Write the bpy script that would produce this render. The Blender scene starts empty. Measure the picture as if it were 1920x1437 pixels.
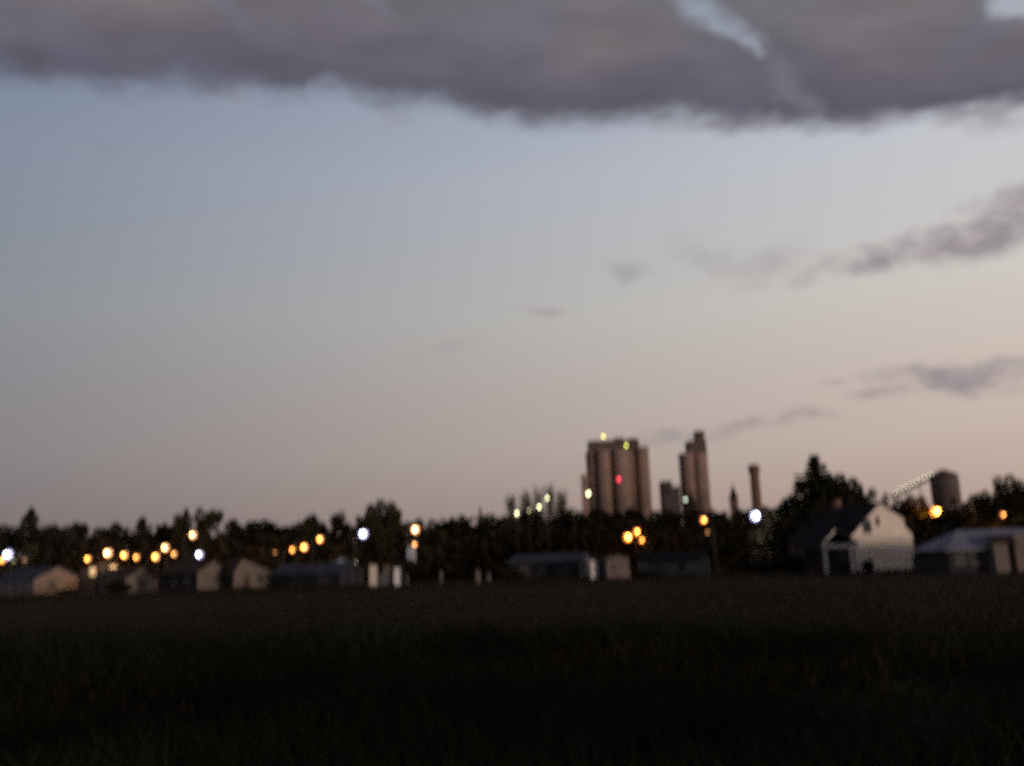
import bpy, math, random
import numpy as np
from mathutils import Matrix, Vector

R = math.radians
scene = bpy.context.scene
col = scene.collection

# ------------------------------------------------------------------ camera
EYE = 2.1
FPX = 1700.0                       # focal length in photo pixels (1920 wide)
PITCH, ROLL = R(11.42), R(-1.85)
cam_rot = Matrix.Rotation(R(90) + PITCH, 3, 'X') @ Matrix.Rotation(ROLL, 3, 'Z')
cd = bpy.data.cameras.new('camera')
cd.sensor_width = 36.0
cd.lens = 36.0 * FPX / 1920.0
cd.clip_start, cd.clip_end = 0.05, 6000.0
cd.dof.use_dof = True              # hand-held and badly focused: the lens is set a metre out
cd.dof.focus_distance = 1.0
cd.dof.aperture_fstop = 3.5
cd.dof.aperture_ratio = 1.5
cam = bpy.data.objects.new('camera', cd)
cam.matrix_world = Matrix.Translation((0, 0, EYE)) @ cam_rot.to_4x4()
col.objects.link(cam)
scene.camera = cam

def ray(px, py):
    return cam_rot @ Vector(((px - 960.0) / FPX, -(py - 718.5) / FPX, -1.0))
def at(px, py, D):
    """the point y = D metres ahead that the photo shows at (px, py)"""
    d = ray(px, py)
    return Vector((d.x * D / d.y, D, EYE + d.z * D / d.y))
def azel(px, py):
    d = ray(px, py).normalized()
    return math.atan2(d.x, d.y), math.asin(d.z)

# ------------------------------------------------------------------ light
SUN_AZ, SUN_EL = R(135), R(1.6)    # the sun is going down out of the frame, right of and behind the camera
sun_dir = Vector((math.sin(SUN_AZ) * math.cos(SUN_EL), math.cos(SUN_AZ) * math.cos(SUN_EL), math.sin(SUN_EL)))
sd = bpy.data.lights.new('sun', 'SUN')
sd.energy = 1.5
sd.angle = R(5)
sd.color = (1.0, 0.74, 0.58)
so = bpy.data.objects.new('sun', sd)
so.rotation_euler = (-sun_dir).to_track_quat('-Z', 'Y').to_euler()
col.objects.link(so)

scene.view_settings.view_transform = 'Standard'
scene.view_settings.look = 'None'
scene.view_settings.exposure = 0.0
scene.view_settings.gamma = 1.0
scene.view_settings.use_curve_mapping = False

world = bpy.data.worlds.new('World')
scene.world = world
world.use_nodes = True
W = world.node_tree
W.nodes.clear()

class NT:
    """small helper to write node trees as expressions"""
    def __init__(s, tree): s.t = tree
    def n(s, typ, **kw):
        x = s.t.nodes.new(typ)
        for k, v in kw.items(): setattr(x, k, v)
        return x
    def put(s, sock, v):
        if isinstance(v, bpy.types.NodeSocket): s.t.links.new(v, sock)
        elif v is not None: sock.default_value = v
    def m(s, op, a, b=None, c=None, clamp=False):
        x = s.n('ShaderNodeMath', operation=op, use_clamp=clamp)
        s.put(x.inputs[0], a); s.put(x.inputs[1], b); s.put(x.inputs[2], c)
        return x.outputs[0]
    def v(s, op, a, b=None, scale=None):
        x = s.n('ShaderNodeVectorMath', operation=op)
        s.put(x.inputs[0], a); s.put(x.inputs[1], b)
        if scale is not None: s.put(x.inputs['Scale'], scale)
        return x.outputs['Value'] if op in ('LENGTH', 'DOT_PRODUCT') else x.outputs[0]
    def xyz(s, x=0.0, y=0.0, z=0.0):
        c = s.n('ShaderNodeCombineXYZ')
        s.put(c.inputs[0], x); s.put(c.inputs[1], y); s.put(c.inputs[2], z)
        return c.outputs[0]
    def sep(s, v):
        c = s.n('ShaderNodeSeparateXYZ'); s.put(c.inputs[0], v)
        return c.outputs
    def rng(s, v, a, b, c=0.0, d=1.0, kind='SMOOTHSTEP'):
        x = s.n('ShaderNodeMapRange', interpolation_type=kind)
        for i, q in enumerate((v, a, b, c, d)): s.put(x.inputs[i], q)
        return x.outputs[0]
    def mix(s, f, a, b, blend='MIX'):
        x = s.n('ShaderNodeMix', data_type='RGBA', blend_type=blend)
        s.put(x.inputs[0], f)
        for k, q in ((6, a), (7, b)):
            s.put(x.inputs[k], (*q, 1.0) if isinstance(q, tuple) and len(q) == 3 else q)
        return x.outputs[2]
    def noise(s, v, scale, detail=4.0, rough=0.5, dist=0.0, color=False):
        x = s.n('ShaderNodeTexNoise')
        s.put(x.inputs['Vector'], v); s.put(x.inputs['Scale'], scale); s.put(x.inputs['Detail'], detail)
        s.put(x.inputs['Roughness'], rough); s.put(x.inputs['Distortion'], dist)
        return x.outputs['Color'] if color else x.outputs['Fac']
    def ellipse(s, v, loc, rot, rx, ry):
        x = s.n('ShaderNodeMapping', vector_type='TEXTURE')
        s.put(x.inputs[0], v)
        x.inputs[1].default_value = (loc[0], loc[1], 0); x.inputs[2].default_value = (0, 0, rot)
        x.inputs[3].default_value = (rx, ry, 1)
        return s.v('LENGTH', x.outputs[0])

w = NT(W)
sky = w.n('ShaderNodeTexSky', sky_type='NISHITA', sun_disc=False)
sky.sun_elevation = SUN_EL
sky.sun_rotation = 2 * math.pi - SUN_AZ
sky.altitude = 100; sky.air_density = 1.0; sky.dust_density = 2.0; sky.ozone_density = 1.5
bg = w.n('ShaderNodeBackground'); out = w.n('ShaderNodeOutputWorld')
W.links.new(bg.outputs[0], out.inputs[0])
bg.inputs[1].default_value = 0.1
D3 = w.n('ShaderNodeTexCoord').outputs['Generated']

def lin(r, g, b):
    f = lambda c: (c / 255 / 12.92) if c < 10.3 else ((c / 255 + 0.055) / 1.055) ** 2.4
    return (f(r), f(g), f(b))

SX, SY, SZ = w.sep(D3)
AZ = w.m('ARCTAN2', SX, SY)
EL = w.m('ARCSINE', SZ)
# clear twilight air: a gradient in elevation, brighter and warmer round the compass towards the set sun
ramp = w.n('ShaderNodeValToRGB')
cr = ramp.color_ramp
stops = [(0.0, (150, 124, 114)), (2.5, (178, 155, 147)), (7, (195, 177, 167)), (11, (200, 186, 178)), (15.5, (203, 197, 190)),
         (24, (194, 196, 203)), (34, (166, 178, 198)), (55, (128, 148, 182)), (90, (96, 118, 158))]
cr.elements[0].position = 0.0; cr.elements[1].position = 1.0
while len(cr.elements) < len(stops): cr.elements.new(0.5)
for e, (a, c) in zip(cr.elements, stops):
    e.position = a / 90.0; e.color = (*lin(*c), 1)
W.links.new(w.m('DIVIDE', EL, math.pi / 2, clamp=True), ramp.inputs[0])
GLOW_AZ = R(78)
flat = w.v('NORMALIZE', w.xyz(SX, SY, 0.0))
cs = w.v('DOT_PRODUCT', flat, (math.sin(GLOW_AZ), math.cos(GLOW_AZ), 0))
mult = w.xyz(*[w.m('MAXIMUM', w.m('MULTIPLY_ADD', cs, k, q - 0.57 * k), 0.13) for k, q in ((0.62, 1.0), (0.56, 1.005), (0.45, 1.0))])
clear = w.v('MULTIPLY', ramp.outputs[0], mult)
clear = w.mix(0.12, clear, w.v('SCALE', sky.outputs[0], scale=0.12))

# clouds: a deck seen from below (plane coordinates) with its front edge ahead, plus a few loose scraps
zc = w.m('MAXIMUM', SZ, 0.06)
PX, PY = w.m('DIVIDE', SX, zc), w.m('DIVIDE', SY, zc)
P = w.xyz(PX, PY, 0.0)
A2 = w.xyz(AZ, EL, 0.0)
warp = w.v('SUBTRACT', w.noise(w.v('MULTIPLY', A2, (1.0, 1.7, 1.0)), 9.0, 3.0, 0.55, color=True), (0.5, 0.5, 0.5))
A2w = w.v('ADD', A2, w.v('SCALE', warp, scale=0.055))
fine = w.noise(w.v('MULTIPLY', A2, (1.0, 1.8, 1.0)), 26.0, 3.0, 0.6)
# front edge: el = e0 + e1 * az ahead of the camera, carried round as a straight line in the deck's plane
knots = []
for q in [(40, 150), (560, 176), (1000, 232), (1450, 236), (1900, 206)]:
    a_, e_ = azel(*q); knots.append((math.sin(a_) / math.tan(e_), math.cos(a_) / math.tan(e_)))
ys = knots[0][1]; prev = 0.0
for k_, (kx0, ky0) in enumerate(knots[:-1]):
    sl_ = (knots[k_ + 1][1] - ky0) / (knots[k_ + 1][0] - kx0)
    dx_ = w.m('SUBTRACT', PX, kx0)
    ys = w.m('MULTIPLY_ADD', dx_ if k_ == 0 else w.m('MAXIMUM', dx_, 0.0), sl_ - prev, ys); prev = sl_
edge = w.m('SUBTRACT', ys, PY)      # > 0 under the deck
n1 = w.noise(P, 1.7, 2.0, 0.5)
n2 = w.noise(w.v('MULTIPLY', P, (1.0, 1.6, 1.0)), 5.0, 3.0, 0.55)
n3 = w.noise(w.v('ADD', P, (7.3, 2.1, 0.0)), 9.0, 3.0, 0.6)
edge_n = w.m('ADD', edge, w.m('ADD', w.m('MULTIPLY', w.m('SUBTRACT', n1, 0.5), 0.24), w.m('MULTIPLY', w.m('SUBTRACT', n3, 0.5), 0.20)))
deck = w.rng(edge_n, -0.075, 0.105)
deck = w.m('MULTIPLY', deck, w.rng(EL, R(4), R(16)))
def blob(px, py, rx, ry, rot, strength, soft=0.7, base=None):
    a, e = azel(px, py)
    c = math.cos(e)
    L = w.ellipse(base or A2w, (a, e), R(rot), rx / FPX / c, ry / FPX)
    return w.rng(w.m('ADD', L, w.m('MULTIPLY', w.m('SUBTRACT', fine, 0.5), 1.5)), 1.5, 1.5 - 2 * soft, 0.0, strength)
gaps = None
for g in [(1335, 28, 95, 22, -38, 0.62), (1395, 82, 40, 15, -42, 0.6), (1490, 165, 60, 26, -50, 0.14), (1915, 4, 62, 26, -24, 0.7),
          (690, 8, 60, 14, -20, 0.12), (130, 70, 110, 60, -70, 0.08), (590, 165, 40, 15, 20, 0.4), (430, 20, 90, 20, -30, 0.1)]:
    b = blob(*g)
    gaps = b if gaps is None else w.m('MAXIMUM', gaps, b)
deck = w.m('MULTIPLY', deck, w.m('SUBTRACT', 1.0, gaps))
scr = None
for g in [(1790, 452, 190, 28, 3, 0.8), (1905, 392, 82, 34, 3, 0.75), (1870, 430, 90, 40, 10, 0.6), (1665, 472, 60, 12, 3, 0.6),
          (1178, 508, 44, 16, -10, 0.34), (1330, 480, 80, 30, -20, 0.26), (1440, 494, 70, 26, 10, 0.30), (1540, 508, 60, 18, 20, 0.34),
          (1018, 590, 52, 12, 0, 0.36), (838, 646, 60, 12, 0, 0.24), (1790, 702, 145, 24, -5, 0.75), (1640, 747, 60, 12, 3, 0.45), (1568, 717, 32, 9, 0, 0.30),
          (1430, 795, 115, 10, -2, 0.5), (1285, 812, 125, 15, 3, 0.42), (180, 274, 110, 10, -4, 0.16),
          (1660, 225, 80, 24, 0, 0.4), (1850, 225, 90, 26, -10, 0.5), (1070, 212, 70, 14, 0, 0.5), (735, 212, 40, 20, 0, 0.30), (420, 165, 70, 12, -5, 0.4), (1400, 225, 110, 12, 0, 0.6), (560, 280, 50, 7, 0, 0.1)]:
    b = blob(*g)
    scr = b if scr is None else w.m('MAXIMUM', scr, b)
# cloud colour: mauve grey, the deck darker just behind its edge, thinner and browner further in
inner = w.rng(edge, 0.05, 0.55)
c_edge = lin(91, 88, 101); c_in = lin(110, 106, 113); c_warm = lin(122, 112, 112); c_cool = lin(104, 110, 126)
dc = w.mix(inner, c_edge, c_in)
dc = w.mix(w.m('MULTIPLY', w.rng(n1, 0.45, 0.72), w.rng(edge, 0.1, 0.4, 0.0, 0.8)), dc, c_warm)
dc = w.mix(w.rng(w.noise(w.v('ADD', P, (3.1, 8.7, 0.0)), 2.3, 2.0, 0.5), 0.52, 0.75, 0.0, 0.6), dc, c_cool)
dc = w.v('SCALE', dc, scale=w.rng(n2, 0.25, 0.78, 0.86, 1.16, 'LINEAR'))
sc_col = w.mix(w.rng(fine, 0.35, 0.65), lin(128, 120, 130), lin(155, 142, 146))
col_s = w.mix(scr, clear, sc_col)
col_s = w.mix(deck, col_s, dc)
W.links.new(col_s, bg.inputs[0])
bg.inputs[1].default_value = 1.08

scene.cycles.use_adaptive_sampling = True
scene.cycles.adaptive_threshold = 0.03
scene.cycles.adaptive_min_samples = 24
scene.cycles.use_denoising = False
scene.cycles.max_bounces = 4
scene.cycles.diffuse_bounces = 2
scene.cycles.sample_clamp_indirect = 0.15

# ------------------------------------------------------------------ materials
def mat(name, base, rough=0.85, var=0.15, scale=2.0, second=None, bump=0.0, metal=0.0, spec=0.2, per_object=0.0):
    m = bpy.data.materials.new(name); m.use_nodes = True
    t = NT(m.node_tree); p = m.node_tree.nodes['Principled BSDF']
    co = t.n('ShaderNodeTexCoord').outputs['Object']
    f = t.noise(co, scale, 4.0, 0.6)
    c = t.mix(t.rng(f, 0.3, 0.7), tuple(x * (1 - var) for x in base), second or tuple(min(1, x * (1 + var)) for x in base))
    if per_object:
        rnd = t.n('ShaderNodeObjectInfo').outputs['Random']
        c = t.v('SCALE', c, scale=t.rng(rnd, 0, 1, 1 - per_object, 1 + per_object, 'LINEAR'))
    t.put(p.inputs['Base Color'], c)
    p.inputs['Roughness'].default_value = rough; p.inputs['Metallic'].default_value = metal
    p.inputs['Specular IOR Level'].default_value = spec
    if bump:
        b = t.n('ShaderNodeBump'); b.inputs['Strength'].default_value = bump
        t.put(b.inputs['Height'], t.noise(co, scale * 6, 4.0, 0.6)); t.put(p.inputs['Normal'], b.outputs[0])
    return m
def glow(name, color, strength):
    m = bpy.data.materials.new(name); m.use_nodes = True
    p = m.node_tree.nodes['Principled BSDF']
    p.inputs['Base Color'].default_value = (0.6, 0.6, 0.6, 1)
    p.inputs['Emission Color'].default_value = (*color, 1); p.inputs['Emission Strength'].default_value = strength
    m.cycles.emission_sampling = 'NONE'          # the lamp's own light object does the lighting
    return m

M = {}
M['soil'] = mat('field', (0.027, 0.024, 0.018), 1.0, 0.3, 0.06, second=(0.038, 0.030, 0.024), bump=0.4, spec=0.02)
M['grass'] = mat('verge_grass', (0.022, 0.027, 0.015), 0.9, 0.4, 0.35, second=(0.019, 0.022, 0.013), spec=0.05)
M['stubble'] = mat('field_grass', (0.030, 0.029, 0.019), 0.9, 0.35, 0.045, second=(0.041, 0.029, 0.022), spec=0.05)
M['seed'] = mat('seed_heads', (0.017, 0.011, 0.009), 0.9, 0.3, 1.0, spec=0.05)
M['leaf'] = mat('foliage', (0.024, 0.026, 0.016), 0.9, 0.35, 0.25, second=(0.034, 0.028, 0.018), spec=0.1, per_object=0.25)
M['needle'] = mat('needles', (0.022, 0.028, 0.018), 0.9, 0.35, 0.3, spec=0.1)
M['bark'] = mat('bark', (0.060, 0.048, 0.038), 0.95, 0.3, 3.0, spec=0.05)
M['concrete'] = mat('concrete', (0.32, 0.238, 0.21), 0.9, 0.25, 0.05, spec=0.1)
M['concrete_dark'] = mat('dark_cladding', (0.105, 0.08, 0.078), 0.9, 0.2, 0.08)
M['brick'] = mat('brickwork', (0.17, 0.105, 0.082), 0.9, 0.2, 0.3)
M['slate'] = mat('dark_roof', (0.020, 0.021, 0.026), 1.0, 0.3, 0.6, spec=0.0)
M['tile'] = mat('roof_tiles', (0.065, 0.048, 0.043), 1.0, 0.3, 0.6, spec=0.0)
M['metal_roof'] = mat('metal_roof', (0.155, 0.175, 0.235), 0.9, 0.2, 0.5, spec=0.05)
M['blue_roof'] = mat('bluish_roof', (0.060, 0.067, 0.09), 0.95, 0.25, 0.5, spec=0.0)
M['cream'] = mat('cream_render', (0.72, 0.645, 0.585), 0.9, 0.08, 0.6, spec=0.1)
M['white'] = mat('white_paint', (0.76, 0.76, 0.78), 0.8, 0.08, 0.6, spec=0.15)
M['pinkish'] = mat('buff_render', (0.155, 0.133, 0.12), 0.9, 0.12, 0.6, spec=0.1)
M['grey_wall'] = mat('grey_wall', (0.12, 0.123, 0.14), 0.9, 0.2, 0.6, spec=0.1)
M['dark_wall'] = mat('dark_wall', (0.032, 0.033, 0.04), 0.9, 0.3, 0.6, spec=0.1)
M['glass'] = mat('window_glass', (0.03, 0.032, 0.038), 0.6, 0.1, 1.0, spec=0.12)
M['curtain'] = mat('pale_blind', (0.07, 0.073, 0.078), 0.9, 0.3, 1.5)
M['frame'] = mat('window_frame', (0.10, 0.10, 0.105), 0.6, 0.05, 1.0)
M['door'] = mat('door_paint', (0.07, 0.045, 0.035), 0.7, 0.2, 1.0)
M['tank_paint'] = mat('tank_paint', (0.34, 0.36, 0.37), 0.7, 0.15, 1.0)
M['porch_paint'] = mat('porch_paint', (0.42, 0.44, 0.43), 0.8, 0.12, 1.0)
M['mill'] = mat('mill_cladding', (0.075, 0.064, 0.066), 0.9, 0.25, 0.08, spec=0.05)
M['pole'] = mat('dark_pole_paint', (0.025, 0.026, 0.026), 0.7, 0.2, 1.0)
M['steel'] = mat('galvanised_steel', (0.22, 0.22, 0.23), 0.6, 0.15, 1.0, metal=0.4)

# ------------------------------------------------------------------ mesh helpers
class MB:
    def __init__(s): s.v = []; s.f = []
    def add(s, vs, fs):
        o = len(s.v); s.v += [tuple(p) for p in vs]; s.f += [tuple(i + o for i in f) for f in fs]; return s
    def box(s, x0, x1, y0, y1, z0, z1):
        return s.add([(x0,y0,z0),(x1,y0,z0),(x1,y1,z0),(x0,y1,z0),(x0,y0,z1),(x1,y0,z1),(x1,y1,z1),(x0,y1,z1)],
                     [(0,3,2,1),(4,5,6,7),(0,1,5,4),(1,2,6,5),(2,3,7,6),(3,0,4,7)])
    def slab(s, quad, t):
        """a quad given thickness t along its normal"""
        q = [Vector(p) for p in quad]; n = (q[1] - q[0]).cross(q[3] - q[0]).normalized() * t
        return s.add([*q, *[p + n for p in q]], [(0,3,2,1),(4,5,6,7),(0,1,5,4),(1,2,6,5),(2,3,7,6),(3,0,4,7)])
    def prism(s, poly, x0, x1):
        """polygon in (y, z), extruded along x"""
        n = len(poly)
        return s.add([(x0, *p) for p in poly] + [(x1, *p) for p in poly],
                     [tuple(range(n))[::-1], tuple(range(n, 2*n))] + [(i, (i+1) % n, n + (i+1) % n, n + i) for i in range(n)])
    def tube(s, pts, rad, n=8, cap=True):
        pts = [Vector(p) for p in pts]; o = len(s.v)
        for i, p in enumerate(pts):
            d = (pts[min(i+1, len(pts)-1)] - pts[max(i-1, 0)]).normalized()
            a = d.orthogonal().normalized(); b = d.cross(a); r = rad[i] if hasattr(rad, '__len__') else rad
            for k in range(n):
                t = 2 * math.pi * k / n; s.v.append(tuple(p + a * (math.cos(t) * r) + b * (math.sin(t) * r)))
        for i in range(len(pts) - 1):
            for k in range(n):
                s.f.append((o+i*n+k, o+i*n+(k+1) % n, o+(i+1)*n+(k+1) % n, o+(i+1)*n+k))
        if cap:
            s.f.append(tuple(o + k for k in range(n))[::-1]); s.f.append(tuple(o + (len(pts)-1)*n + k for k in range(n)))
        return s
    def lathe(s, prof, n=24, c=(0, 0)):
        o = len(s.v)
        for r, z in prof:
            for k in range(n):
                t = 2 * math.pi * k / n; s.v.append((c[0] + r * math.cos(t), c[1] + r * math.sin(t), z))
        for i in range(len(prof) - 1):
            for k in range(n):
                s.f.append((o+i*n+k, o+i*n+(k+1) % n, o+(i+1)*n+(k+1) % n, o+(i+1)*n+k))
        s.f.append(tuple(o + k for k in range(n))[::-1]); s.f.append(tuple(o + (len(prof)-1)*n + k for k in range(n)))
        return s
    def mesh(s, name, m, smooth=False):
        me = bpy.data.meshes.new(name); me.from_pydata(s.v, [], s.f); me.materials.append(m)
        if smooth: me.polygons.foreach_set('use_smooth', [True] * len(me.polygons))
        return me
    def build(s, name, m, parent=None, smooth=False, loc=None):
        return link(name, s.mesh(name, m, smooth), parent, loc)
def link(name, me, parent=None, loc=None):
    o = bpy.data.objects.new(name, me); col.objects.link(o)
    if parent: o.parent = parent
    if loc is not None: o.location = loc
    return o
def np_mesh(name, verts, k, m):
    """verts (n*k, 3): n separate faces of k corners"""
    verts = np.asarray(verts, dtype=np.float32); n = len(verts) // k
    me = bpy.data.meshes.new(name)
    me.vertices.add(n * k); me.vertices.foreach_set('co', verts.ravel())
    me.loops.add(n * k); me.loops.foreach_set('vertex_index', np.arange(n * k, dtype=np.int32))
    me.polygons.add(n); me.polygons.foreach_set('loop_start', np.arange(0, n * k, k, dtype=np.int32))
    me.update(calc_edges=True); me.materials.append(m)
    return me
def thing(name, label, cat, loc=(0, 0, 0), rz=0.0, group=None):
    o = bpy.data.objects.new(name, None); o.empty_display_size = 0.3; col.objects.link(o)
    o.location = loc; o.rotation_euler = (0, 0, rz)
    return tag(o, label, cat, group)
def tag(o, label, cat, group=None, kind=None):
    if label: o['label'] = label
    if cat: o['category'] = cat
    if group: o['group'] = group
    if kind: o['kind'] = kind
    return o
rng = np.random.default_rng(7)
random.seed(7)

# ------------------------------------------------------------------ the ground
def field_height(x, y):
    return 0.10 * np.sin(x * 0.05 + 1.0) * np.sin(y * 0.043) * np.clip((y - 10) / 30, 0, 1) * np.clip((100 - y) / 40, 0, 1)
gy = np.concatenate([[-60, -10], np.linspace(0, 40, 81), np.linspace(42, 120, 40), [150, 250, 450, 800, 1500, 3500]])
gx = np.concatenate([[-3500, -1200, -400, -150], np.linspace(-80, 80, 161), [150, 400, 1200, 3500]])
X, Y = np.meshgrid(gx, gy)
lump = np.zeros_like(X)
for _ in range(160):                                   # the rough verge in front is uneven ground
    cx, cy, rr, hh = rng.uniform(-22, 22), rng.uniform(3, 22), rng.uniform(0.7, 2.2), rng.uniform(0.05, 0.32)
    lump += hh * np.exp(-(((X - cx) / (1.5 * rr)) ** 2 + ((Y - cy) / rr) ** 2))
Z = field_height(X, Y) + lump * np.clip((24 - Y) / 4, 0, 1) * np.clip(Y / 4, 0, 1) - 0.25 * np.clip((19 - Y) / 5, 0, 1)
nx, ny = len(gx), len(gy)
b = MB(); b.v = [tuple(p) for p in np.stack([X, Y, Z], -1).reshape(-1, 3)]
b.f = [(j*nx+i, j*nx+i+1, (j+1)*nx+i+1, (j+1)*nx+i) for j in range(ny-1) for i in range(nx-1)]
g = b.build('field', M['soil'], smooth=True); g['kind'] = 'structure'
def zground(x, y):
    i = np.clip(np.searchsorted(gx, x) - 1, 0, nx - 2); j = np.clip(np.searchsorted(gy, y) - 1, 0, ny - 2)
    fx = (x - gx[i]) / (gx[i+1] - gx[i]); fy = (y - gy[j]) / (gy[j+1] - gy[j])
    return (Z[j, i]*(1-fx)*(1-fy) + Z[j, i+1]*fx*(1-fy) + Z[j+1, i]*(1-fx)*fy + Z[j+1, i+1]*fx*fy)

def blades(n, y0, y1, h, wd, lean, dens=None, hump=None):
    """n bent grass blades (two faces each as triangles) over the wedge the camera looks at"""
    y = rng.uniform(y0 ** 0.7, y1 ** 0.7, n) ** (1 / 0.7); x = rng.uniform(-1, 1, n) * (0.62 * y + 2.5)
    H = h * rng.uniform(0.45, 1.25, n)
    if hump is not None: H *= hump(x, y)
    z = zground(x, y) - 0.02
    a = rng.uniform(0, 2 * np.pi, n); ca, sa = np.cos(a), np.sin(a)
    la = rng.uniform(0, 2 * np.pi, n); ll = lean * H * rng.uniform(0.2, 1.0, n)
    wv = wd * rng.uniform(0.6, 1.4, n)
    p = np.stack([x, y, z], -1); s = np.stack([ca * wv, sa * wv, 0 * wv], -1)
    mid = p + np.stack([np.cos(la) * ll * 0.3, np.sin(la) * ll * 0.3, H * 0.6], -1)
    tip = p + np.stack([np.cos(la) * ll, np.sin(la) * ll, H], -1)
    return np.concatenate([np.stack([p - s, p + s, mid + s * 0.6], 1), np.stack([p - s, mid + s * 0.6, mid - s * 0.6], 1), np.stack([mid - s * 0.6, mid + s * 0.6, tip], 1)]).reshape(-1, 3)
hump_c = [(rng.uniform(-20, 20), rng.uniform(6, 22), rng.uniform(0.6, 1.8)) for _ in range(110)]
def hump(x, y):
    v = np.full_like(x, 0.45)
    for cx, cy, r in hump_c: v += 0.9 * np.exp(-(((x - cx) / (1.7 * r)) ** 2 + ((y - cy) / r) ** 2))
    return np.clip(v, 0.3, 1.9)
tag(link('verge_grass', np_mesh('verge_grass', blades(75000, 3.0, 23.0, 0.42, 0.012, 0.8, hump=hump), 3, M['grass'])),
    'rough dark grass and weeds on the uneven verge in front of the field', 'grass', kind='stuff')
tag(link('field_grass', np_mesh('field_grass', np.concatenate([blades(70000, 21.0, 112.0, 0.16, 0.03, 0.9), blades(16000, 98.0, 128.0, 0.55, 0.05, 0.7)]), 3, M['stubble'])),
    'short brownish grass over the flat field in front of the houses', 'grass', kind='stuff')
# dead weed stalks with reddish heads, standing in patches on the verge
sv = []
for cx, cy in [(2.6, 14), (-2.6, 12.5), (6.5, 16.5), (-9.5, 16), (-7, 15), (8.6, 15), (4.6, 12.4), (11, 18.5), (-5.2, 12), (9.6, 17.5), (-11, 17), (1.3, 15.5)]:
    for _ in range(24):
        x, y = cx + rng.normal(0, 0.7), cy + rng.normal(0, 0.5); h = rng.uniform(0.3, 0.55); z = float(zground(np.array([x]), np.array([y]))[0])
        dx, dy = rng.normal(0, 0.12, 2); wv = 0.008; hw = rng.uniform(0.02, 0.045)
        sv += [(x - wv, y, z), (x + wv, y, z), (x + dx, y + dy, z + h)]
        sv += [(x + dx - hw, y + dy, z + h - 0.02), (x + dx + hw, y + dy, z + h - 0.05), (x + dx * 1.2, y + dy, z + h + 0.14)]
tag(link('dead_weeds', np_mesh('dead_weeds', sv, 3, M['seed'])), 'patches of reddish dead weed stalks standing on the dark verge', 'weeds', kind='stuff')

# ------------------------------------------------------------------ trees
def leaf_quads(cent, size, flat=0.0):
    """one small randomly turned rhombus per centre"""
    n = len(cent); a = rng.normal(size=(n, 3)); a /= np.linalg.norm(a, axis=1)[:, None]
    c = rng.normal(size=(n, 3)); c[:, 2] *= 1 - flat; bb = np.cross(a, c); bb /= np.linalg.norm(bb, axis=1)[:, None] + 1e-9
    s = size * rng.uniform(0.6, 1.4, n)[:, None]
    a = a * s; bb = bb * s * 0.6
    return np.stack([cent - a, cent - bb, cent + a, cent + bb], 1).reshape(-1, 3)
def make_deciduous(seed, shape):
    """unit tree: height 1, crown half-width 0.5 (scaled when placed)"""
    r = np.random.default_rng(seed); cl = []
    n = {'round': 34, 'oval': 30, 'dome': 38, 'loose': 24}[shape]
    while len(cl) < n:
        u = r.uniform(-1, 1, 3)
        if np.linalg.norm(u) > 1: continue
        zz = 0.5 + 0.5 * u[2]
        if shape == 'oval': wd = math.sin(math.pi * min(1, 0.12 + 0.88 * (1 - zz) ** 0.75)) * 0.95 if zz > 0.5 else 0.95
        else: wd = 1.0
        rad = np.hypot(u[0], u[1])
        if np.linalg.norm(u) < 0.35 and r.random() < 0.7: continue
        top = {'round': 0.34, 'oval': 0.40, 'dome': 0.30, 'loose': 0.36}[shape]
        cl.append((u[0] * 0.40 * wd, u[1] * 0.40 * wd, 0.58 + u[2] * top, r.uniform(0.07, 0.135) * (1.15 if shape == 'dome' else 1)))
    pts = []
    for cx, cy, cz, cr_ in cl:
        k = int(150 * (cr_ / 0.1) ** 2)
        d = r.normal(size=(k, 3)); d /= np.linalg.norm(d, axis=1)[:, None]
        pts.append(np.array([cx, cy, cz]) + d * (cr_ * r.uniform(0.5, 1.0, k) ** 0.5)[:, None] * np.array([1.1, 1.1, 0.8]))
    pts = np.concatenate(pts)
    pts[:, 2] *= 0.985 / pts[:, 2].max()
    crown = np_mesh('crown', leaf_quads(pts, 0.024), 4, M['leaf'])
    t = MB(); t.tube([(0, 0, -0.02), (0.006, 0.004, 0.15), (-0.004, 0.01, 0.35), (0.01, 0, 0.6), (0.0, 0.0, 0.8)], [0.024, 0.018, 0.015, 0.009, 0.003], 7)
    for cx, cy, cz, cr_ in cl[:14]:
        z0 = max(0.2, cz - 0.28); t.tube([(0, 0, z0), (cx * 0.5, cy * 0.5, (z0 + cz) / 2 - 0.02), (cx, cy, cz)], [0.010, 0.006, 0.002], 5)
    return crown, t.mesh('trunk', M['bark'], True)
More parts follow.
